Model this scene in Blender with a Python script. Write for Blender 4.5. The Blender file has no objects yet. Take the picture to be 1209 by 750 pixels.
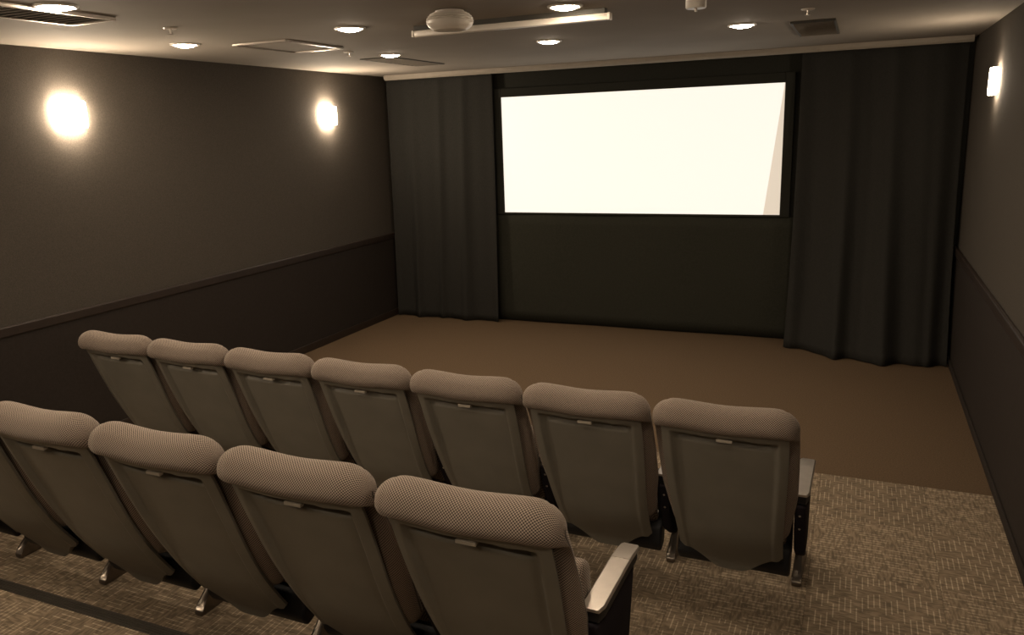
import bpy, bmesh, math, random
from mathutils import Vector, Matrix

random.seed(7)
SC = bpy.context.scene
COL = SC.collection

# ------------------------------------------------------------------ camera
def set_camera(yaw, pitch, roll, height, fpx):
    cy, sy = math.cos(yaw), math.sin(yaw); cp, sp = math.cos(pitch), math.sin(pitch)
    cr, sr = math.cos(roll), math.sin(roll)
    fw = Vector((-sy * cp, cy * cp, -sp)); rt = Vector((cy, sy, 0)); up = rt.cross(fw)
    r2 = cr * rt + sr * up; u2 = -sr * rt + cr * up
    m = Matrix((r2, u2, -fw)).transposed().to_4x4(); m.translation = (0, 0, height)
    cd = bpy.data.cameras.new('camera'); cd.sensor_width = 36.0; cd.sensor_fit = 'HORIZONTAL'
    cd.lens = fpx / 1209 * 36.0; cd.clip_start = 0.02
    co = bpy.data.objects.new('camera', cd); COL.objects.link(co); co.matrix_world = m
    SC.camera = co
set_camera(0.4184, 0.2343, -0.0346, 1.8677, 924.56)

# ------------------------------------------------------------------ world and exposure
w = bpy.data.worlds.new('world'); SC.world = w; w.use_nodes = True
w.node_tree.nodes['Background'].inputs[0].default_value = (0.0, 0.0, 0.0, 1)
SC.view_settings.view_transform = 'Standard'; SC.view_settings.look = 'None'
SC.view_settings.gamma = 1.0; SC.view_settings.use_curve_mapping = False
SC.view_settings.exposure = 0.0
try:
    SC.cycles.max_bounces = 8; SC.cycles.diffuse_bounces = 5; SC.cycles.sample_clamp_indirect = 4.0
    SC.cycles.use_denoising = True
except Exception:
    pass
WARM = (1.0, 0.81, 0.60)
DOWN_STRENGTH = 122.0      # ceiling downlight lens
SCONCE_STRENGTH = 140.0   # wall lamp glass, left wall
SCONCE_RIGHT = 60.0       # wall lamp glass, right wall
SCREEN_STRENGTH = 0.97

# ------------------------------------------------------------------ helpers
def tag(o, label=None, cat=None, group=None, kind=None):
    if label: o['label'] = label
    if cat: o['category'] = cat
    if group: o['group'] = group
    if kind: o['kind'] = kind
    return o

def empty(name, loc=(0, 0, 0), rz=0.0):
    o = bpy.data.objects.new(name, None); COL.objects.link(o)
    o.empty_display_size = 0.1; o.location = loc; o.rotation_euler = (0, 0, rz)
    return o

def mesh_obj(name, me, parent=None, loc=None):
    o = bpy.data.objects.new(name, me); COL.objects.link(o)
    if parent: o.parent = parent
    if loc: o.location = loc
    return o

def finish(bm, name, m, smooth=True, angle=40):
    bmesh.ops.recalc_face_normals(bm, faces=bm.faces)
    me = bpy.data.meshes.new(name); bm.to_mesh(me); bm.free()
    me.materials.append(m)
    if smooth:
        for p in me.polygons: p.use_smooth = True
        try: me.set_sharp_from_angle(angle=math.radians(angle))
        except Exception: pass
    return me

def obj(name, bm, m, parent=None, smooth=True, loc=None, angle=40):
    return mesh_obj(name, finish(bm, name, m, smooth, angle), parent, loc)

def box_bm(x0, x1, y0, y1, z0, z1, bev=0.0, seg=2, bm=None):
    b = bmesh.new()
    bmesh.ops.create_cube(b, size=1)
    for v in b.verts:
        v.co = Vector(((x0 + x1) / 2 + v.co.x * (x1 - x0), (y0 + y1) / 2 + v.co.y * (y1 - y0), (z0 + z1) / 2 + v.co.z * (z1 - z0)))
    if bev > 0:
        bmesh.ops.bevel(b, geom=list(b.edges), offset=bev, segments=seg, profile=0.5, affect='EDGES')
    if bm is None: return b
    me = bpy.data.meshes.new('t'); b.to_mesh(me); b.free(); bm.from_mesh(me); bpy.data.meshes.remove(me)
    return bm

def lathe_bm(prof, n=32, c=(0, 0, 0)):
    """prof: list of (r, z) from one pole or rim to the other."""
    bm = bmesh.new(); rings = []
    for r, z in prof:
        if r < 1e-6: rings.append([bm.verts.new((c[0], c[1], c[2] + z))])
        else: rings.append([bm.verts.new((c[0] + r * math.cos(2 * math.pi * i / n), c[1] + r * math.sin(2 * math.pi * i / n), c[2] + z)) for i in range(n)])
    for a, b in zip(rings, rings[1:]):
        for i in range(n):
            j = (i + 1) % n
            if len(a) == 1 and len(b) == 1: continue
            if len(a) == 1: bm.faces.new((a[0], b[i], b[j]))
            elif len(b) == 1: bm.faces.new((a[i], a[j], b[0]))
            else: bm.faces.new((a[i], a[j], b[j], b[i]))
    return bm

def prism_bm(poly, x0, x1, bev=0.0, seg=2):
    """poly of (y,z), extruded along x."""
    bm = bmesh.new()
    a = [bm.verts.new((x0, y, z)) for y, z in poly]; b = [bm.verts.new((x1, y, z)) for y, z in poly]
    n = len(poly)
    bm.faces.new(a); bm.faces.new(b[::-1])
    for i in range(n): bm.faces.new((a[i], a[(i + 1) % n], b[(i + 1) % n], b[i]))
    if bev > 0: bmesh.ops.bevel(bm, geom=list(bm.edges), offset=bev, segments=seg, profile=0.5, affect='EDGES')
    return bm

def catmull(pts, per=4, closed=True):
    out = []; n = len(pts)
    rng = range(n) if closed else range(n - 1)
    for i in rng:
        g = lambda k: Vector(pts[k % n] if closed else pts[min(max(k, 0), n - 1)])
        p0, p1, p2, p3 = g(i - 1), g(i), g(i + 1), g(i + 2)
        for s in range(per):
            t = s / per
            out.append(0.5 * ((2 * p1) + (p2 - p0) * t + (2 * p0 - 5 * p1 + 4 * p2 - p3) * t * t + (3 * p1 - p0 - 3 * p2 + p3) * t ** 3))
    if not closed: out.append(Vector(pts[-1]))
    return out

def lerp_tab(tab, t):
    if t <= tab[0][0]: return tab[0][1]
    for (a, va), (b, vb) in zip(tab, tab[1:]):
        if t <= b:
            k = (t - a) / (b - a); return va + (vb - va) * k
    return tab[-1][1]

def sstep(a, b, x):
    t = min(max((x - a) / (b - a), 0), 1); return t * t * (3 - 2 * t)

# ------------------------------------------------------------------ materials
def lin(c):
    return tuple(((v / 255) / 12.92 if v / 255 <= 0.04045 else ((v / 255 + 0.055) / 1.055) ** 2.4) for v in c) + (1,)

def new_mat(name):
    m = bpy.data.materials.new(name); m.use_nodes = True
    nt = m.node_tree; return m, nt, nt.nodes, nt.links, nt.nodes['Principled BSDF']

def mat_plain(name, col, rough=0.6, metal=0.0, noise=0.0, scale=40.0, bump=0.0, bscale=200.0, spec=0.5):
    m, nt, N, L, b = new_mat(name)
    b.inputs['Base Color'].default_value = col; b.inputs['Roughness'].default_value = rough
    b.inputs['Metallic'].default_value = metal; b.inputs['Specular IOR Level'].default_value = spec
    tc = N.new('ShaderNodeTexCoord')
    if noise > 0:
        n = N.new('ShaderNodeTexNoise'); n.inputs['Scale'].default_value = scale; n.inputs['Detail'].default_value = 5
        L.new(tc.outputs['Object'], n.inputs['Vector'])
        r = N.new('ShaderNodeMapRange'); r.inputs['From Min'].default_value = 0.3; r.inputs['From Max'].default_value = 0.7
        r.inputs['To Min'].default_value = 1 - noise; r.inputs['To Max'].default_value = 1 + noise
        L.new(n.outputs['Fac'], r.inputs['Value'])
        x = N.new('ShaderNodeVectorMath'); x.operation = 'SCALE'; x.inputs[0].default_value = col[:3]
        L.new(r.outputs['Result'], x.inputs['Scale']); L.new(x.outputs['Vector'], b.inputs['Base Color'])
    if bump > 0:
        n2 = N.new('ShaderNodeTexNoise'); n2.inputs['Scale'].default_value = bscale; n2.inputs['Detail'].default_value = 3
        L.new(tc.outputs['Object'], n2.inputs['Vector'])
        bp = N.new('ShaderNodeBump'); bp.inputs['Strength'].default_value = bump; bp.inputs['Distance'].default_value = 0.004
        L.new(n2.outputs['Fac'], bp.inputs['Height']); L.new(bp.outputs['Normal'], b.inputs['Normal'])
    return m

def mat_emit(name, col, strength, back=(0.8, 0.8, 0.8, 1)):
    m, nt, N, L, b = new_mat(name)
    b.inputs['Base Color'].default_value = back; b.inputs['Roughness'].default_value = 0.5
    b.inputs['Emission Color'].default_value = (col[0], col[1], col[2], 1); b.inputs['Emission Strength'].default_value = strength
    return m

def mat_checker(name, ca, cb, cell=0.0042):
    m, nt, N, L, b = new_mat(name)
    uv = N.new('ShaderNodeUVMap'); ck = N.new('ShaderNodeTexChecker'); ck.inputs['Scale'].default_value = 1 / cell
    ck.inputs['Color1'].default_value = ca; ck.inputs['Color2'].default_value = cb
    L.new(uv.outputs['UV'], ck.inputs['Vector'])
    L.new(ck.outputs['Color'], b.inputs['Base Color'])
    b.inputs['Roughness'].default_value = 0.9; b.inputs['Specular IOR Level'].default_value = 0.15
    b.inputs['Sheen Weight'].default_value = 0.25; b.inputs['Sheen Roughness'].default_value = 0.4
    b.inputs['Sheen Tint'].default_value = (1.0, 0.9, 0.78, 1)
    bp = N.new('ShaderNodeBump'); bp.inputs['Strength'].default_value = 0.35; bp.inputs['Distance'].default_value = 0.001
    L.new(ck.outputs['Fac'], bp.inputs['Height']); L.new(bp.outputs['Normal'], b.inputs['Normal'])
    return m

def mat_tile(name, base, stroke, dark):
    """loop carpet tile: pale strokes between short dark ribs, laid out by the tile's own UV in metres"""
    m, nt, N, L, b = new_mat(name)
    uv = N.new('ShaderNodeUVMap'); oi = N.new('ShaderNodeObjectInfo')
    off = N.new('ShaderNodeVectorMath'); off.operation = 'ADD'
    sc = N.new('ShaderNodeVectorMath'); sc.operation = 'SCALE'; sc.inputs[0].default_value = (3.1, 5.7, 0)
    L.new(oi.outputs['Random'], sc.inputs['Scale']); L.new(uv.outputs['UV'], off.inputs[0]); L.new(sc.outputs['Vector'], off.inputs[1])
    sep = N.new('ShaderNodeSeparateXYZ'); L.new(off.outputs['Vector'], sep.inputs['Vector'])
    def math_(op, a, b_=None):
        q = N.new('ShaderNodeMath'); q.operation = op
        for i, v in enumerate((a, b_)):
            if v is None: continue
            if isinstance(v, (int, float)): q.inputs[i].default_value = v
            else: L.new(v, q.inputs[i])
        return q.outputs[0]
    # strokes run along U, one row every 13 mm of V, broken into staggered dashes
    row = math_('DIVIDE', sep.outputs['Y'], 0.021)
    wn = N.new('ShaderNodeTexWhiteNoise'); wn.noise_dimensions = '1D'; L.new(math_('FLOOR', row), wn.inputs['W'])
    line = math_('LESS_THAN', math_('FRACT', row), 0.20)
    along = math_('ADD', math_('DIVIDE', sep.outputs['X'], 0.16), math_('MULTIPLY', wn.outputs['Value'], 7.0))
    dash = math_('LESS_THAN', math_('FRACT', along), 0.60)
    st = math_('MULTIPLY', line, dash)
    br = N.new('ShaderNodeMix'); br.data_type = 'RGBA'
    br.inputs['A'].default_value = base; br.inputs['B'].default_value = stroke
    L.new(st, br.inputs['Factor'])
    # dark ribs across the strokes
    mp = N.new('ShaderNodeMapping'); mp.inputs['Scale'].default_value = (95.0, 20.0, 1)
    L.new(off.outputs['Vector'], mp.inputs['Vector'])
    n = N.new('ShaderNodeTexNoise'); n.inputs['Scale'].default_value = 1.0; n.inputs['Detail'].default_value = 2
    L.new(mp.outputs['Vector'], n.inputs['Vector'])
    r = N.new('ShaderNodeMapRange'); r.inputs['From Min'].default_value = 0.40; r.inputs['From Max'].default_value = 0.60
    r.inputs['To Min'].default_value = 0.68; r.inputs['To Max'].default_value = 1.15
    L.new(n.outputs['Fac'], r.inputs['Value'])
    n2 = N.new('ShaderNodeTexNoise'); n2.inputs['Scale'].default_value = 14.0; n2.inputs['Detail'].default_value = 4
    L.new(off.outputs['Vector'], n2.inputs['Vector'])
    r2 = N.new('ShaderNodeMapRange'); r2.inputs['From Min'].default_value = 0.3; r2.inputs['From Max'].default_value = 0.7
    r2.inputs['To Min'].default_value = 0.85; r2.inputs['To Max'].default_value = 1.15
    L.new(n2.outputs['Fac'], r2.inputs['Value'])
    r3 = N.new('ShaderNodeMapRange'); r3.inputs['To Min'].default_value = 0.9; r3.inputs['To Max'].default_value = 1.1
    L.new(oi.outputs['Random'], r3.inputs['Value'])
    m1 = N.new('ShaderNodeMath'); m1.operation = 'MULTIPLY'; L.new(r.outputs['Result'], m1.inputs[0]); L.new(r2.outputs['Result'], m1.inputs[1])
    m2 = N.new('ShaderNodeMath'); m2.operation = 'MULTIPLY'; L.new(m1.outputs[0], m2.inputs[0]); L.new(r3.outputs['Result'], m2.inputs[1])
    x = N.new('ShaderNodeVectorMath'); x.operation = 'SCALE'
    L.new(br.outputs['Result'], x.inputs[0]); L.new(m2.outputs[0], x.inputs['Scale']); L.new(x.outputs['Vector'], b.inputs['Base Color'])
    b.inputs['Roughness'].default_value = 0.95; b.inputs['Specular IOR Level'].default_value = 0.1
    bp = N.new('ShaderNodeBump'); bp.inputs['Strength'].default_value = 0.4; bp.inputs['Distance'].default_value = 0.002
    L.new(m1.outputs[0], bp.inputs['Height']); L.new(bp.outputs['Normal'], b.inputs['Normal'])
    return m

M = {}
M['ceiling'] = mat_plain('ceiling paint', (0.30, 0.265, 0.225, 1), 0.85, noise=0.05, scale=2, bump=0.1, bscale=120, spec=0.2)
M['wall_up'] = mat_plain('upper wall cloth', (0.085, 0.074, 0.062, 1), 0.95, noise=0.16, scale=160, bump=0.3, bscale=260, spec=0.15)
M['wall_low'] = mat_plain('lower wall panel', (0.033, 0.026, 0.022, 1), 0.8, noise=0.10, scale=60, bump=0.15, bscale=200, spec=0.2)
M['rail'] = mat_plain('dark stained rail', (0.030, 0.020, 0.015, 1), 0.45, noise=0.15, scale=20)
M['front_wall'] = mat_plain('black wall cloth', (0.030, 0.030, 0.025, 1), 0.95, noise=0.12, scale=120, spec=0.1)
M['curtain'] = mat_plain('black curtain cloth', (0.030, 0.029, 0.026, 1), 0.92, noise=0.12, scale=90, bump=0.15, bscale=300, spec=0.15)
M['backdrop'] = mat_plain('black backdrop cloth', (0.035, 0.035, 0.027, 1), 0.95, noise=0.12, scale=80, bump=0.15, bscale=300, spec=0.1)
M['carpet'] = mat_plain('brown loop carpet', (0.140, 0.095, 0.058, 1), 0.97, noise=0.20, scale=130, bump=0.5, bscale=500, spec=0.1)
M['tile'] = mat_tile('patterned carpet tile', (0.250, 0.192, 0.132, 1), (0.46, 0.37, 0.265, 1), (0.150, 0.108, 0.066, 1))
M['underlay'] = mat_plain('dark floor slab', (0.05, 0.04, 0.03, 1), 0.9, noise=0.1, scale=20)
M['fabric'] = mat_checker('checked seat fabric', (0.41, 0.33, 0.27, 1), (0.070, 0.054, 0.045, 1))
M['shell'] = mat_plain('grey brown moulded plastic', (0.205, 0.190, 0.158, 1), 0.42, noise=0.06, scale=8, bump=0.08, bscale=900, spec=0.35)
M['black'] = mat_plain('black plastic', (0.012, 0.012, 0.014, 1), 0.5, noise=0.1, scale=30)
M['black_cloth'] = mat_plain('black ribbed cloth', (0.022, 0.018, 0.022, 1), 0.9, noise=0.2, scale=200, spec=0.15)
M['alu'] = mat_plain('brushed aluminium', (0.62, 0.56, 0.50, 1), 0.34, metal=0.85, noise=0.05, scale=30)
M['steel'] = mat_plain('grey painted steel', (0.20, 0.17, 0.14, 1), 0.3, metal=0.8, noise=0.1, scale=20)
M['plate'] = mat_plain('pale number plate', (0.42, 0.37, 0.30, 1), 0.4, noise=0.05, scale=50)
M['white'] = mat_plain('off white plastic', (0.72, 0.66, 0.58, 1), 0.35, noise=0.03, scale=10)
M['trim_tan'] = mat_plain('beige painted moulding', (0.32, 0.28, 0.23, 1), 0.6, noise=0.05, scale=15)
M['vent_dark'] = mat_plain('dark vent slats', (0.06, 0.055, 0.045, 1), 0.6, noise=0.1, scale=30)
M['vent_mid'] = mat_plain('brown vent metal', (0.24, 0.21, 0.175, 1), 0.6, noise=0.1, scale=30)
M['down'] = mat_emit('downlight lens', WARM, DOWN_STRENGTH)
M['sconce'] = mat_emit('wall lamp glass', WARM, SCONCE_STRENGTH)
M['sconce_dim'] = mat_emit('weaker wall lamp glass', WARM, SCONCE_RIGHT)
M['picture'] = mat_emit('projected white light', (1.0, 0.925, 0.81), SCREEN_STRENGTH, (0.3, 0.3, 0.29, 1))
M['screen'] = mat_emit('faintly glowing screen cloth', (1.0, 0.84, 0.66), 0.68, (0.3, 0.3, 0.29, 1))  # weak glow put in for the light falling on the bare cloth
M['nosing'] = mat_plain('ribbed metal nosing', (0.045, 0.037, 0.028, 1), 0.5, metal=0.3, noise=0.15, scale=30)

# ------------------------------------------------------------------ room shell
XL, XR, D, ZC, YB = -4.44, 0.737, 7.06, 2.434, -1.6
Y2 = 2.34      # front edge of the second row's platform
H2 = 0.13
Y3 = 1.70     # nosing of the third platform
H3 = 0.225
EDGE = 4.259   # where brown carpet meets patterned tiles

def struct(name, bm, m, parent=None, smooth=False):
    o = obj(name, bm, m, parent, smooth)
    if parent is None: o['kind'] = 'structure'
    return o

floor = struct('floor', box_bm(XL - 0.1, XR + 0.1, YB - 0.1, D + 0.1, -0.12, -0.008), M['underlay'])
struct('front_carpet', box_bm(XL, XR, EDGE, D, -0.008, 0.0), M['carpet'], floor)
ceiling = struct('ceiling', box_bm(XL - 0.1, XR + 0.1, YB - 0.1, D + 0.1, ZC, ZC + 0.1), M['ceiling'])
wl = struct('wall_left', box_bm(XL - 0.1, XL, YB, D, -0.12, ZC), M['wall_up'])
wr = struct('wall_right', box_bm(XR, XR + 0.1, YB, D, -0.12, ZC), M['wall_up'])
wf = struct('wall_front', box_bm(XL - 0.1, XR + 0.1, D, D + 0.1, -0.12, ZC), M['front_wall'])
wb = struct('wall_back', box_bm(XL - 0.1, XR + 0.1, YB - 0.1, YB, -0.12, ZC), M['wall_up'])
# lower wall panels stand a little proud under the rails
struct('lower_panel', box_bm(XL, XL + 0.012, YB, D, 0.0, 0.815), M['wall_low'], wl)
struct('lower_panel', box_bm(XR - 0.012, XR, YB, D, 0.0, 0.815), M['wall_low'], wr)
struct('trim_1', box_bm(XL, XL + 0.024, YB, D, 0.812, 0.872, 0.008), M['rail'])
struct('trim_2', box_bm(XR - 0.024, XR, YB, D, 0.812, 0.872, 0.008), M['rail'])
struct('baseboard_left', box_bm(XL + 0.012, XL + 0.024, Y2, D, 0.0, 0.07, 0.004), M['rail'])
struct('baseboard_right', box_bm(XR - 0.024, XR - 0.012, Y2, D, 0.0, 0.05, 0.004), M['wall_low'])
# pale moulding above the curtains, hung a hand's width in front of the wall
struct('trim_3', prism_bm([(D - 0.20, ZC), (D - 0.20, ZC - 0.030), (D - 0.185, ZC - 0.048), (D - 0.165, ZC - 0.048), (D - 0.165, ZC)], XL + 0.10, XR - 0.03, 0.003), M['trim_tan'])

# ---- platforms
p2 = struct('platform', box_bm(XL, XR, YB, Y2, -0.008, H2 - 0.008), M['underlay'])
p3 = struct('platform', box_bm(XL, XR, YB, Y3 - 0.012, H2 - 0.008, H3 - 0.008), M['underlay'])
# ribbed nosing on the edge of the third platform
nz = bmesh.new()
box_bm(XL, XR, Y3 - 0.050, Y3, H3 - 0.008, H3 + 0.001, 0.001, 1, nz)
for k in range(4):
    y = Y3 - 0.009 - k * 0.011
    box_bm(XL, XR, y - 0.003, y + 0.003, H3 + 0.001, H3 + 0.005, 0.001, 1, nz)
box_bm(XL, XR, Y3 - 0.012, Y3 + 0.003, H2, H3, 0.0015, 1, nz)
struct('trim_4', nz, M['nosing'])
nz2 = bmesh.new()
box_bm(XL, XR, Y2 - 0.05, Y2 + 0.002, H2 - 0.006, H2 + 0.002, 0.001, 1, nz2)
box_bm(XL, XR, Y2 - 0.010, Y2 + 0.003, 0.0, H2 - 0.006, 0.001, 1, nz2)
struct('trim_5', nz2, M['nosing'])

# ---- carpet tiles, half a metre square, quarter-turned by turns
tile_cache = {}
def tile_mesh(sx, sy, turned):
    key = (round(sx, 3), round(sy, 3), turned)
    if key in tile_cache: return tile_cache[key]
    g = 0.0005
    bm = box_bm(g, sx - g, g, sy - g, -0.008, 0.0, 0.0008, 1)
    uvl = bm.loops.layers.uv.new('UVMap')
    for f in bm.faces:
        for l in f.loops:
            x, y = l.vert.co.x, l.vert.co.y
            l[uvl].uv = (x, y) if turned else (y, x)
    tile_cache[key] = finish(bm, 'carpet_tile', M['tile'], False)
    return tile_cache[key]

def lay(parent, y_hi, y_lo, z):
    xs = [0.408 - 0.5 * k for k in range(-1, 12)]
    xs = [XR] + [x for x in xs if XL < x < XR] + [XL]
    j = 0; y1 = y_hi
    while y1 > y_lo + 0.01:
        y0 = max(y1 - 0.5, y_lo)
        for i, (xb, xa) in enumerate(zip(xs, xs[1:])):
            o = mesh_obj('carpet_tile', tile_mesh(xb - xa, y1 - y0, (i + j) % 2 == 0), parent)
            o.location = (xa, y0, z)
        y1 = y0; j += 1
lay(floor, EDGE, Y2 + 0.003, 0.0)
lay(p2, Y2 - 0.05, Y3 + 0.003, H2)
lay(p3, Y3 - 0.050, 0.6, H3)

# ------------------------------------------------------------------ screen and cloths
SX0, SX1, SZ0, SZ1 = -3.160, -0.602, 1.092, 2.176
YS = D - 0.030
scr = empty('projection_screen', ((SX0 + SX1) / 2, D, SZ0))
tag(scr, 'wide white projection screen glowing between the two black curtains', 'screen')
def local(o, parent): o.location = Vector(o.location) - parent.location; return o
# the lit picture leaves a thin wedge of bare screen, given a weaker glow, along its right side
def slab(name, poly, y0, y1, m, parent):
    bm = bmesh.new()
    a = [bm.verts.new((x - parent.location.x, y0 - parent.location.y, z - parent.location.z)) for x, z in poly]
    b = [bm.verts.new((x - parent.location.x, y1 - parent.location.y, z - parent.location.z)) for x, z in poly]
    n = len(poly); bm.faces.new(a); bm.faces.new(b[::-1])
    for i in range(n): bm.faces.new((a[i], a[(i + 1) % n], b[(i + 1) % n], b[i]))
    return obj(name, bm, m, parent, False)
xk = SX1 - 0.135
slab('lit_picture', [(SX0, SZ0), (xk, SZ0), (SX1 - 0.004, SZ1), (SX0, SZ1)], YS, YS + 0.02, M['picture'], scr)
o = slab('faint_glow_edge', [(xk, SZ0), (SX1, SZ0), (SX1, SZ1), (SX1 - 0.004, SZ1)], YS, YS + 0.02, M['screen'], scr)
o['label'] = 'thin wedge of the screen with a weak beige glow'
FR = 0.08
for nm, (x0, x1, z0, z1) in (('frame_side', (SX0 - FR, SX0, SZ0 - 0.02, SZ1 + FR)), ('frame_side', (SX1, SX1 + FR, SZ0 - 0.02, SZ1 + FR)),
                             ('frame_top', (SX0, SX1, SZ1, SZ1 + FR)), ('frame_bottom', (SX0, SX1, SZ0 - 0.02, SZ0))):
    bm = box_bm(x0 - scr.location.x, x1 - scr.location.x, YS - 0.012 - D, 0.0, z0 - SZ0, z1 - SZ0, 0.004, 1)
    obj(nm, bm, M['front_wall'], scr, False)

# black cloth stretched below the screen
bd = bmesh.new()
nx, nz_ = 60, 10; grid = []
for i in range(nx + 1):
    col = []
    for k in range(nz_ + 1):
        x = SX0 - 0.12 + (SX1 - SX0 + 0.24) * i / nx; z = 0.012 + (SZ0 - 0.034) * k / nz_
        y = D - 0.024 + 0.006 * math.sin(x * 5.1 + 0.4 * math.sin(z * 3))
        col.append(bd.verts.new((x, y, z)))
    grid.append(col)
for i in range(nx):
    for k in range(nz_): bd.faces.new((grid[i][k], grid[i + 1][k], grid[i + 1][k + 1], grid[i][k + 1]))
bdo = obj('backdrop_cloth', bd, M['backdrop'])
sm = bdo.modifiers.new('thick', 'SOLIDIFY'); sm.thickness = 0.006; sm.offset = 0
tag(bdo, 'flat black cloth stretched from under the white screen down to the brown carpet', 'cloth')

def curtain(x0, x1, ytop, ybot, folds, label, amp=0.035, lean=0.0, flare=0.0, seed=1):
    rnd = random.Random(seed)
    ph = [rnd.uniform(0, 6.28) for _ in range(6)]
    nx, nzz = 180, 36; zt = ZC - 0.012
    bm = bmesh.new(); g = []
    for i in range(nx + 1):
        u = i / nx; col = []
        for k in range(nzz + 1):
            t = k / nzz                      # 0 at the top, 1 at the hem
            z = zt * (1 - t) + 0.006 * t
            uu = u + lean * t * (1 - u) * u * 2 + 0.012 * math.sin(2.2 * t + ph[5] + 9 * u)
            f = math.sin(2 * math.pi * folds * uu + ph[0]) * 0.6 + math.sin(2 * math.pi * folds * 0.53 * uu + ph[1] + 0.8 * t) * 0.5 \
                + 0.25 * math.sin(2 * math.pi * folds * 1.9 * uu + ph[2])
            a = amp * (0.35 + 0.95 * t)
            yb = ybot(u) if callable(ybot) else ybot
            y = ytop + (yb - ytop) * (0.25 * t + 0.75 * t ** 2.6) - a * (f + 1.0) 
            x = x0 + (x1 - x0) * u - flare * (t ** 3) * (1 - u)
            x += 0.012 * math.cos(2 * math.pi * folds * uu + ph[0])
            col.append(bm.verts.new((x, y, z)))
        g.append(col)
    for i in range(nx):
        for k in range(nzz): bm.faces.new((g[i][k], g[i + 1][k], g[i + 1][k + 1], g[i][k + 1]))
    o = obj('curtain', bm, M['curtain'], None, True, angle=180)
    s = o.modifiers.new('thick', 'SOLIDIFY'); s.thickness = 0.004; s.offset = 0
    tag(o, label, 'curtain', 'black curtains beside the screen')
    return o
curtain(XL + 0.05, -3.215, D - 0.065, D - 0.10, 4.2, 'black pleated curtain hanging in the far left corner, left of the white screen', 0.026, 0.06, 0, 3)
curtain(-0.475, XR - 0.045, D - 0.065, lambda u: D - 0.17 - 0.33 * sstep(0.0, 0.4, u), 3.6,
        'wide black curtain at the right of the screen with its hem spread on the carpet', 0.05, -0.10, 0.03, 8)

# ------------------------------------------------------------------ chairs
CUSH = [(-0.100, 0.290), (-0.175, 0.450), (-0.238, 0.600), (-0.285, 0.700), (-0.313, 0.790), (-0.331, 0.855), (-0.362, 0.889),
        (-0.400, 0.898), (-0.435, 0.882), (-0.453, 0.852), (-0.455, 0.825), (-0.440, 0.806), (-0.412, 0.798), (-0.352, 0.765),
        (-0.320, 0.620), (-0.264, 0.450), (-0.185, 0.290)]
SPINE = [(0.29, -0.130), (0.45, -0.205), (0.60, -0.270), (0.70, -0.315), (0.77, -0.352), (0.83, -0.392), (0.86, -0.394)]
HALF = 0.256

def cushion_mesh():
    prof = catmull(CUSH, 5)
    cen = []
    for y, z in prof:
        zz = min(max(z, 0.34), 0.843); cen.append(Vector((lerp_tab(SPINE, zz), zz)))
    arc = [0.0]
    n = len(prof)
    for i in range(n): arc.append(arc[-1] + (prof[(i + 1) % n] - prof[i]).length)
    xs = [0, .04, .08, .12, .15, .17, .185, .197, .207, .216, .224, .231, .238, .244, .249, .2525, .255, HALF]
    xs = [-x for x in xs[:0:-1]] + xs
    bm = bmesh.new(); uvl = bm.loops.layers.uv.new('UVMap'); rings = []; su = []
    acc = 0; px = None
    for x in xs:
        q = max((abs(x) - 0.165) / (HALF - 0.165), 0)
        t = max((1 - q ** 2.3), 0.0) ** (1 / 2.1); t = max(t, 0.06)
        # a shallow seam where the end caps are sewn on
        t *= 1 - 0.055 * math.exp(-((abs(x) - 0.205) / 0.004) ** 2)
        drop = 0.010 * q ** 2
        ring = []
        for i in range(n):
            c = cen[i]; p = c + (prof[i] - c) * (1 if t >= 1 else t)
            wd = lerp_tab([(0.30, 0.86), (0.44, 0.94), (0.52, 0.985), (0.66, 1.0), (0.78, 1.0)], p.y)
            dip = 0.0045 * math.cos(min(abs(x) / 0.19, 1) * math.pi) * sstep(0.6, 0.85, p.y)
            ring.append(bm.verts.new((x * wd, p.x, p.y - drop - dip)))
        if px is not None: acc += math.hypot(x - px[0], 0.055 * (t - px[1]))
        px = (x, t); su.append(acc); rings.append(ring)
    for a in range(len(xs) - 1):
        for i in range(n):
            j = (i + 1) % n
            f = bm.faces.new((rings[a][i], rings[a + 1][i], rings[a + 1][j], rings[a][j]))
            uv = [(su[a], arc[i]), (su[a + 1], arc[i]), (su[a + 1], arc[i + 1]), (su[a], arc[i + 1])]
            for l, c in zip(f.loops, uv): l[uvl].uv = c
    bm.faces.new(rings[0]); bm.faces.new(rings[-1][::-1])
    return finish(bm, 'back_cushion', M['fabric'], True, 80)

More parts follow.
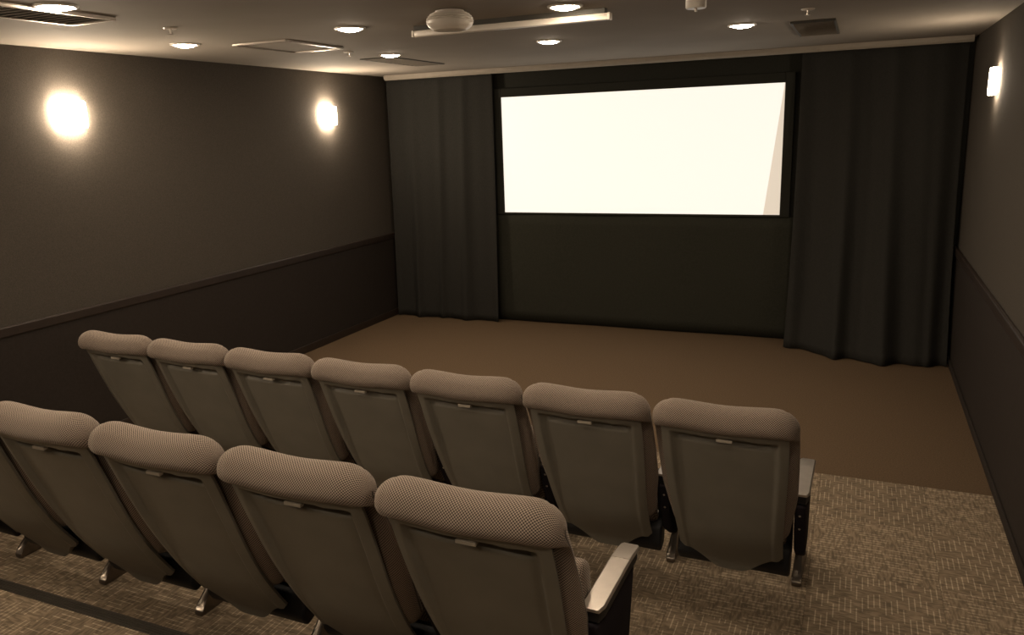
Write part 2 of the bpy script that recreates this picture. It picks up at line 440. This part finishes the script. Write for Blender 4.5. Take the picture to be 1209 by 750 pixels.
REAR = [(0.06, -0.092), (0.12, -0.112), (0.185, -0.150), (0.33, -0.237), (0.48, -0.309), (0.63, -0.366), (0.76, -0.412), (0.83, -0.440)]
def shell_mesh():
    """moulded back panel with a raised rim round a shallow recess and a drooping lower lip"""
    W = 0.224; nu, nv = 72, 110
    bm = bmesh.new(); rows = []; front = []
    tab = catmull([(z, y) for z, y in REAR], 6, False)
    tb = [(p.x, p.y) for p in tab]
    for k in range(nv + 1):
        v = k / nv; row = []; fr = []
        for i in range(nu + 1):
            u = -1 + 2 * i / nu; au = abs(u)
            zlow = 0.172 - 0.092 * (1 - sstep(0.18, 0.86, au)) + 0.02 * sstep(0.9, 1.0, au)
            ztop = 0.822
            z = zlow + (ztop - zlow) * v
            wz = W * (0.905 + 0.095 * sstep(0.2, 0.75, z))
            y = lerp_tab(tb, z)
            y += 0.016 * au ** 6 + 0.006 * au ** 2
            # recess between the raised side rims, sharp at the top, dying away downwards
            top = 1 - sstep(0.772, 0.780, z + 0.004 * u)
            side = 1 - sstep(0.79, 0.85, au)
            fade = 0.25 + 0.75 * sstep(0.20, 0.60, z)
            y += 0.018 * math.exp(-((z + 0.004 * u - 0.757) / 0.010) ** 2) * (1 - sstep(0.70, 0.80, au))
            y += 0.022 * top * side * fade
            # belly of the lower back pushed out
            y -= 0.014 * math.exp(-((z - 0.27) / 0.10) ** 2) * (1 - au ** 2)
            # notch that carries the number plate
            row.append(bm.verts.new((u * wz, y, z)))
            fr.append(bm.verts.new((u * wz * 0.985, y + 0.020 - 0.008 * au ** 6 + 0.010 * (1 - sstep(0.8, 0.95, au)), z + (0.004 if k == 0 else 0))))
        rows.append(row); front.append(fr)
    for k in range(nv):
        for i in range(nu):
            bm.faces.new((rows[k][i], rows[k][i + 1], rows[k + 1][i + 1], rows[k + 1][i]))
            bm.faces.new((front[k][i + 1], front[k][i], front[k + 1][i], front[k + 1][i + 1]))
    for i in range(nu):
        bm.faces.new((rows[0][i + 1], rows[0][i], front[0][i], front[0][i + 1]))
        bm.faces.new((rows[nv][i], rows[nv][i + 1], front[nv][i + 1], front[nv][i]))
    for k in range(nv):
        bm.faces.new((rows[k][0], rows[k + 1][0], front[k + 1][0], front[k][0]))
        bm.faces.new((rows[k + 1][nu], rows[k][nu], front[k][nu], front[k + 1][nu]))
    return finish(bm, 'backrest_shell', M['shell'], True, 50)

def rounded_slab(hx, pts, bev, seg, m, name, uv=False, warp=None):
    bm = prism_bm(pts, -hx, hx, bev, seg)
    if uv:
        uvl = bm.loops.layers.uv.new('UVMap')
        bm.normal_update()
        for f in bm.faces:
            for l in f.loops:
                c = l.vert.co
                l[uvl].uv = (c.x, c.z + c.y) if abs(f.normal.x) < 0.6 else (c.y, c.z)
    return finish(bm, name, m, True, 60)

ME = {}
ME['back_cushion'] = cushion_mesh()
ME['backrest_shell'] = shell_mesh()
# seat tipped up: fabric faces the backrest, black pan faces the screen and wraps its lower edge
ME['seat_cushion'] = rounded_slab(0.206, [(-0.050, 0.205), (-0.130, 0.42), (-0.160, 0.572), (-0.120, 0.600), (-0.062, 0.572), (-0.025, 0.205)], 0.024, 4, M['fabric'], 'seat_cushion', True)
ME['seat_pan'] = rounded_slab(0.226, [(-0.083, 0.112), (-0.060, 0.185), (-0.030, 0.215), (-0.046, 0.440), (-0.010, 0.440), (0.022, 0.200), (-0.005, 0.088), (-0.060, 0.070)], 0.014, 4, M['black'], 'seat_pan')
pl = box_bm(-0.022, 0.034, -0.4190, -0.4020, 0.765, 0.775, 0.001, 1)
ME['number_plate'] = finish(pl, 'number_plate', M['plate'], False)

AZ = 0.500          # top of the armrest
def arm_meshes():
    def strip(y0, y1, name, m, hx, t, dz, cap_rear=False, cap_front=False):
        bm = bmesh.new(); n = 10; rows = []
        for k in range(n + 1):
            y = y0 + (y1 - y0) * k / n
            z = AZ + dz - 0.014 * max((y - 0.06) / 0.14, 0) ** 2 - 0.008 * max((-0.17 - y) / 0.04, 0) ** 2
            h = hx
            if cap_rear and k == 0: h = hx * 0.72
            if cap_front and k == n: h = hx * 0.80
            sag = 0.0
            r = []
            for s in (-1, -0.86, 0.86, 1):
                r.append(bm.verts.new((s * h, y, z - (0.005 if abs(s) == 1 else 0))))
            for s in (1, -1): r.append(bm.verts.new((s * h, y, z - t)))
            rows.append(r)
        for a, b in zip(rows, rows[1:]):
            for i in range(6): bm.faces.new((a[i], a[(i + 1) % 6], b[(i + 1) % 6], b[i]))
        bm.faces.new(rows[0]); bm.faces.new(rows[-1][::-1])
        return finish(bm, name, m, True, 35)
    ME['rear_cap'] = strip(-0.182, 0.092, 'armrest_cap', M['alu'], 0.0315, 0.009, 0.0, cap_rear=True)
    ME['front_cap'] = strip(0.0935, 0.205, 'armrest_tip', M['alu'], 0.0315, 0.009, 0.0, cap_front=True)
    ME['arm_body'] = strip(-0.175, 0.198, 'armrest_body', M['black'], 0.0265, 0.034, -0.0085, True, True)
arm_meshes()
# side stand: leaning cloth covered panel, post and splayed steel foot
ME['stand'] = rounded_slab(0.020, [(-0.185, 0.450), (-0.150, 0.330), (-0.095, 0.210), (-0.01, 0.150), (0.110, 0.170), (0.175, 0.445)], 0.010, 2, M['black_cloth'], 'stand_panel')
ft = prism_bm([(0.0, 0.0), (0.0, 0.020), (0.020, 0.032), (0.095, 0.105), (0.110, 0.190), (0.190, 0.190), (0.205, 0.060), (0.300, 0.028), (0.310, 0.0)], -0.019, 0.019, 0.006, 2)
for v in ft.verts:
    k = sstep(0.05, 0.12, v.co.z); v.co.x *= 1.0 - 0.35 * k
ME['foot'] = finish(ft, 'foot', M['steel'], True, 40)
sc_ = bmesh.new()
ME['screw'] = finish(lathe_bm([(0, 0.003), (0.004, 0.002), (0.005, 0.0), (0, 0.0)], 8), 'screw', M['alu'], True)

def add_stand(root, x, fy=0.0):
    a = mesh_obj('armrest', ME['arm_body'], root, (x, 0, 0))
    mesh_obj('rear_cap', ME['rear_cap'], a)['label'] = 'brushed metal rear cap'
    mesh_obj('front_cap', ME['front_cap'], a)['label'] = 'brushed metal front tip'
    s = mesh_obj('stand_panel', ME['stand'], root, (x, 0, 0))
    for (y, z) in ((-0.172, 0.405), (-0.154, 0.342)):
        c = mesh_obj('screw', ME['screw'], s, (0.0, y, z)); c.rotation_euler = (math.radians(110), 0, 0)
    mesh_obj('foot', ME['foot'], root, (x - 0.010, fy, 0))

def chair(label, loc, rz, pitch, group, last=False, fy=0.0, end=0.0):
    r = empty('cinema_seat', loc, rz)
    tag(r, label, 'seat', group)
    for n in ('backrest_shell', 'back_cushion', 'seat_cushion', 'seat_pan'): mesh_obj(n, ME[n], r)
    mesh_obj('number_plate', ME['number_plate'], r)['label'] = 'pale number plate'
    add_stand(r, -pitch / 2, fy)
    if last: add_stand(r, pitch / 2 + end, fy)
    return r

PHI = -0.038
row1 = ['front row cinema seat at the right end beside the aisle, whole back in view',
        'front row cinema seat second from the right end, behind the near metal armrest',
        'front row cinema seat third from the right end, lower back hidden by the near row',
        'middle one of the seven front row cinema seats',
        'front row cinema seat third from the left end',
        'front row cinema seat second from the left end',
        'front row cinema seat at the far left end, next to the left wall']
for k, lb in enumerate(row1):
    P1 = 0.527
    chair(lb, (-0.382 - k * P1 * math.cos(PHI), 3.085 - k * P1 * math.sin(PHI), 0.0), -0.012, P1, 'seven seats of the front row', k == 0, 0.0, -0.006)
row2 = ['nearest cinema seat, at the right end of the back row, beside a shiny metal armrest',
        'back row cinema seat second from the right end',
        'back row cinema seat third from the right end, its foot bolted near the step edge',
        'back row cinema seat cut by the left picture edge, headrest in view',
        'back row cinema seat at the left picture edge, only its lower back in view',
        'outermost left seat of the back row, almost outside the picture']
for k, lb in enumerate(row2):
    P2 = 0.538
    chair(lb, (-0.820 - k * P2 * math.cos(PHI), 1.935 - k * P2 * math.sin(PHI), H2), -0.012, P2, 'seats of the back row', k == 0, -0.085, -0.026)

# ------------------------------------------------------------------ lamps
def downlight(x, y, label):
    r = empty('downlight', (x, y, ZC)); tag(r, label, 'light', 'round ceiling downlights')
    ring = lathe_bm([(0.066, 0.0), (0.066, -0.006), (0.074, -0.009), (0.084, -0.006), (0.086, 0.0)], 32)
    obj('trim_ring', ring, M['white'], r)
    obj('lens', lathe_bm([(0.0, -0.020), (0.03, -0.0185), (0.052, -0.013), (0.066, -0.004), (0.066, 0.0), (0, 0.0)], 32), M['down'], r)['label'] = 'glowing warm white lens'
for x, y, lb in ((-3.094, 2.421, 'round ceiling downlight nearest the left top corner, beside the bright edged vent'),
                 (-3.734, 3.738, 'round ceiling downlight nearest the left wall, next to a small sprinkler'),
                 (-2.564, 3.751, 'round ceiling downlight just right of the flat ceiling hatch'),
                 (-3.171, 5.126, 'small far ceiling downlight in front of the dark far vent'),
                 (-1.329, 3.733, 'round ceiling downlight above the long pale ceiling bar'),
                 (-1.929, 5.091, 'round ceiling downlight just below the long pale ceiling bar'),
                 (-0.696, 5.077, 'round ceiling downlight above the right part of the screen'),
                 (-1.90, 2.42, 'ceiling downlight above the back row, outside the picture'),
                 (-0.72, 2.42, 'ceiling downlight above the right end of the back row, outside the picture'),
                 (-0.13, 3.74, 'ceiling downlight above the right aisle, outside the picture'),
                 (-2.56, 1.10, 'added ceiling downlight over the left of the rear platform, outside the picture'),  # from here on: unseen rear lamps, added to light the seat backs
                 (-3.70, 1.10, 'added ceiling downlight over the left end of the rear platform, outside the picture'),
                 (-0.13, 1.10, 'added ceiling downlight over the right end of the rear platform, outside the picture'),
                 (-3.10, -0.20, 'added ceiling downlight near the back wall on the left, outside the picture'),
                 (-1.90, -0.20, 'added ceiling downlight near the middle of the back wall, outside the picture'),
                 (-0.70, -0.20, 'added ceiling downlight near the back wall on the right, outside the picture'),
                 (-1.33, 1.10, 'added ceiling downlight over the rear platform behind the seats, outside the picture')):
    downlight(x, y, lb)

def wall_lamp(x, y, z, side, label):
    """side +1: fixed to the left wall, -1: to the right wall"""
    r = empty('wall_lamp', (x, y, z)); tag(r, label, 'lamp', 'wall lamps')
    s = side
    bm = box_bm(0, 0.014, -0.065, 0.065, -0.075, 0.075, 0.005, 2)
    for v in bm.verts: v.co.x *= s
    obj('back_plate', bm, M['white'], r)
    # half-round frosted glass
    g = bmesh.new(); n = 14
    prof = [(-0.080, 0.90), (-0.074, 0.97), (-0.06, 1.0), (0.06, 1.0), (0.074, 0.97), (0.080, 0.90)]
    rings = []
    for z_, q in prof:
        rings.append([g.verts.new((s * (0.014 + (0.052 if side > 0 else 0.036) * q * math.sin(math.pi * i / n) ** 0.6), (0.105 if side > 0 else 0.080) * q * math.cos(math.pi * i / n), z_)) for i in range(n + 1)])
    for a, b in zip(rings, rings[1:]):
        for i in range(n): g.faces.new((a[i], a[i + 1], b[i + 1], b[i]))
        g.faces.new((a[n], a[0], b[0], b[n]))
    g.faces.new(rings[0]); g.faces.new(rings[-1][::-1])
    obj('glass_shade', g, M['sconce' if side > 0 else 'sconce_dim'], r)['label'] = 'glowing frosted glass shade'
wall_lamp(XL, 3.44, 2.053, 1, 'bright wall lamp on the left wall, the nearer one')
wall_lamp(XL, 6.02, 2.053, 1, 'bright wall lamp on the left wall, the farther one near the curtain')
wall_lamp(XR, 5.72, 2.06, -1, 'narrow bright wall lamp on the right wall beside the black curtain')
wall_lamp(XL, 0.86, 2.053, 1, 'added wall lamp on the left wall beside the rear platform, outside the picture')  # unseen lamp, added so the seat backs catch light
wall_lamp(XR, 0.58, 2.06, -1, 'added wall lamp on the right wall beside the rear platform, outside the picture')  # likewise unseen and added for light from the rear

# ------------------------------------------------------------------ ceiling fittings
def vent(x0, x1, y0, y1, label, inner, frame, name='ceiling_vent', slats=0, depth=0.012, tilt=0.5):
    r = empty(name, ((x0 + x1) / 2, (y0 + y1) / 2, ZC)); tag(r, label, 'vent' if slats else 'hatch')
    hx, hy = (x1 - x0) / 2, (y1 - y0) / 2; t = 0.014
    obj('panel', box_bm(-hx + t, hx - t, -hy + t, hy - t, -0.004, 0.0), inner, r, False)
    for (a, b, c, d) in ((-hx, hx, -hy, -hy + t), (-hx, hx, hy - t, hy), (-hx, -hx + t, -hy + t, hy - t), (hx - t, hx, -hy + t, hy - t)):
        obj('frame_bar', box_bm(a, b, c, d, -depth, 0.0, 0.002, 1), frame, r, False)
    for k in range(slats):
        y = -hy + t + (k + 0.5) * (2 * hy - 2 * t) / slats
        bm = box_bm(-hx + t, hx - t, -0.012, 0.012, -0.0015, 0.0015)
        bmesh.ops.rotate(bm, cent=(0, 0, 0), matrix=Matrix.Rotation(tilt, 3, 'X'), verts=bm.verts)
        bmesh.ops.translate(bm, vec=(0, y, -0.0095 if tilt > 0.3 else -0.0045), verts=bm.verts)
        obj('slat', bm, inner, r, False)
    return r
vent(-3.455, -3.165, 2.19, 2.775, 'dark ceiling vent with a bright metal edge in the left top corner', M['vent_mid'], M['alu'], slats=12, depth=0.016)
vent(-3.54, -3.14, 3.92, 4.505, 'flat square ceiling hatch with a thin light edge, left of the saucer fixture', M['ceiling'], M['alu'], 'ceiling_hatch')
vent(-3.53, -3.25, 5.26, 6.10, 'thin ceiling vent behind the small far downlight', M['ceiling'], M['vent_dark'], slats=12, depth=0.006, tilt=0.12)
vent(-0.43, -0.18, 5.13, 5.95, 'dark rectangular ceiling vent near the right curtain, below a sprinkler', M['vent_mid'], M['vent_dark'], slats=14)

# long pale housing bar
bar = empty('ceiling_bar', (-1.72, 3.93, ZC)); tag(bar, 'long slim pale housing bar mounted under the ceiling before the screen', 'bar')
obj('housing', box_bm(-0.545, 0.545, -0.02, 0.022, -0.054, -0.022, 0.005, 2), M['white'], bar)
obj('shade_strip', box_bm(-0.535, 0.535, -0.030, 0.015, -0.023, 0.0), M['vent_dark'], bar)  # dark strip put in for the shaded band along the bar
for s in (-1, 1):
    obj('end_cap', box_bm(s * 0.551 - 0.007, s * 0.551 + 0.007, -0.021, 0.023, -0.055, -0.021, 0.003, 2), M['white'], bar)

# saucer fixture
sp = empty('saucer_fixture', (-1.846, 3.54, ZC)); tag(sp, 'glossy white saucer shaped fixture hanging from the ceiling left of the bar', 'fixture')
prof = [(0.0, -0.091), (0.05, -0.090), (0.076, -0.0885)]
for k in range(9):
    a = math.radians(-62 + k * 15.5); r = 0.055 + 0.057 * math.cos(a); z = -0.050 + 0.041 * math.sin(a)
    prof += [(r, z), (r + 0.0022, z + 0.004)]
prof += [(0.072, -0.011), (0.0, -0.010)]
obj('body', lathe_bm(prof, 40), M['white'], sp, angle=60)
obj('ceiling_rose', lathe_bm([(0.0, -0.011), (0.066, -0.011), (0.069, -0.006), (0.069, 0.0), (0.0, 0.0)], 40), M['white'], sp)

# hanging cylinder
cy = empty('ceiling_cylinder', (-0.615, 3.22, ZC)); tag(cy, 'small white cylinder hanging from the ceiling at the top picture edge', 'fixture')
obj('body', lathe_bm([(0.0, -0.135), (0.036, -0.135), (0.039, -0.131), (0.039, 0.0), (0.0, 0.0)], 32), M['white'], cy)
obj('sensor_tip', lathe_bm([(0.0, -0.147), (0.005, -0.146), (0.006, -0.135), (0.0, -0.135)], 12), M['white'], cy)

def sprinkler(x, y, label):
    r = empty('sprinkler', (x, y, ZC)); tag(r, label, 'sprinkler', 'ceiling sprinklers')
    obj('cover_plate', lathe_bm([(0.0, -0.006), (0.030, -0.006), (0.036, 0.0), (0, 0.0)], 24), M['white'], r)
    obj('stem', lathe_bm([(0.0, -0.028), (0.005, -0.028), (0.007, -0.006), (0, -0.006)], 12), M['alu'], r)
    obj('deflector', lathe_bm([(0.0, -0.031), (0.014, -0.031), (0.014, -0.028), (0, -0.028)], 16), M['alu'], r)
sprinkler(-0.30, 4.62, 'small ceiling sprinkler above the dark vent near the right curtain')
sprinkler(-3.26, 3.18, 'small ceiling sprinkler just above the downlight nearest the left wall')
sprinkler(-3.28, 4.76, 'small ceiling sprinkler between the flat hatch and the far downlight')
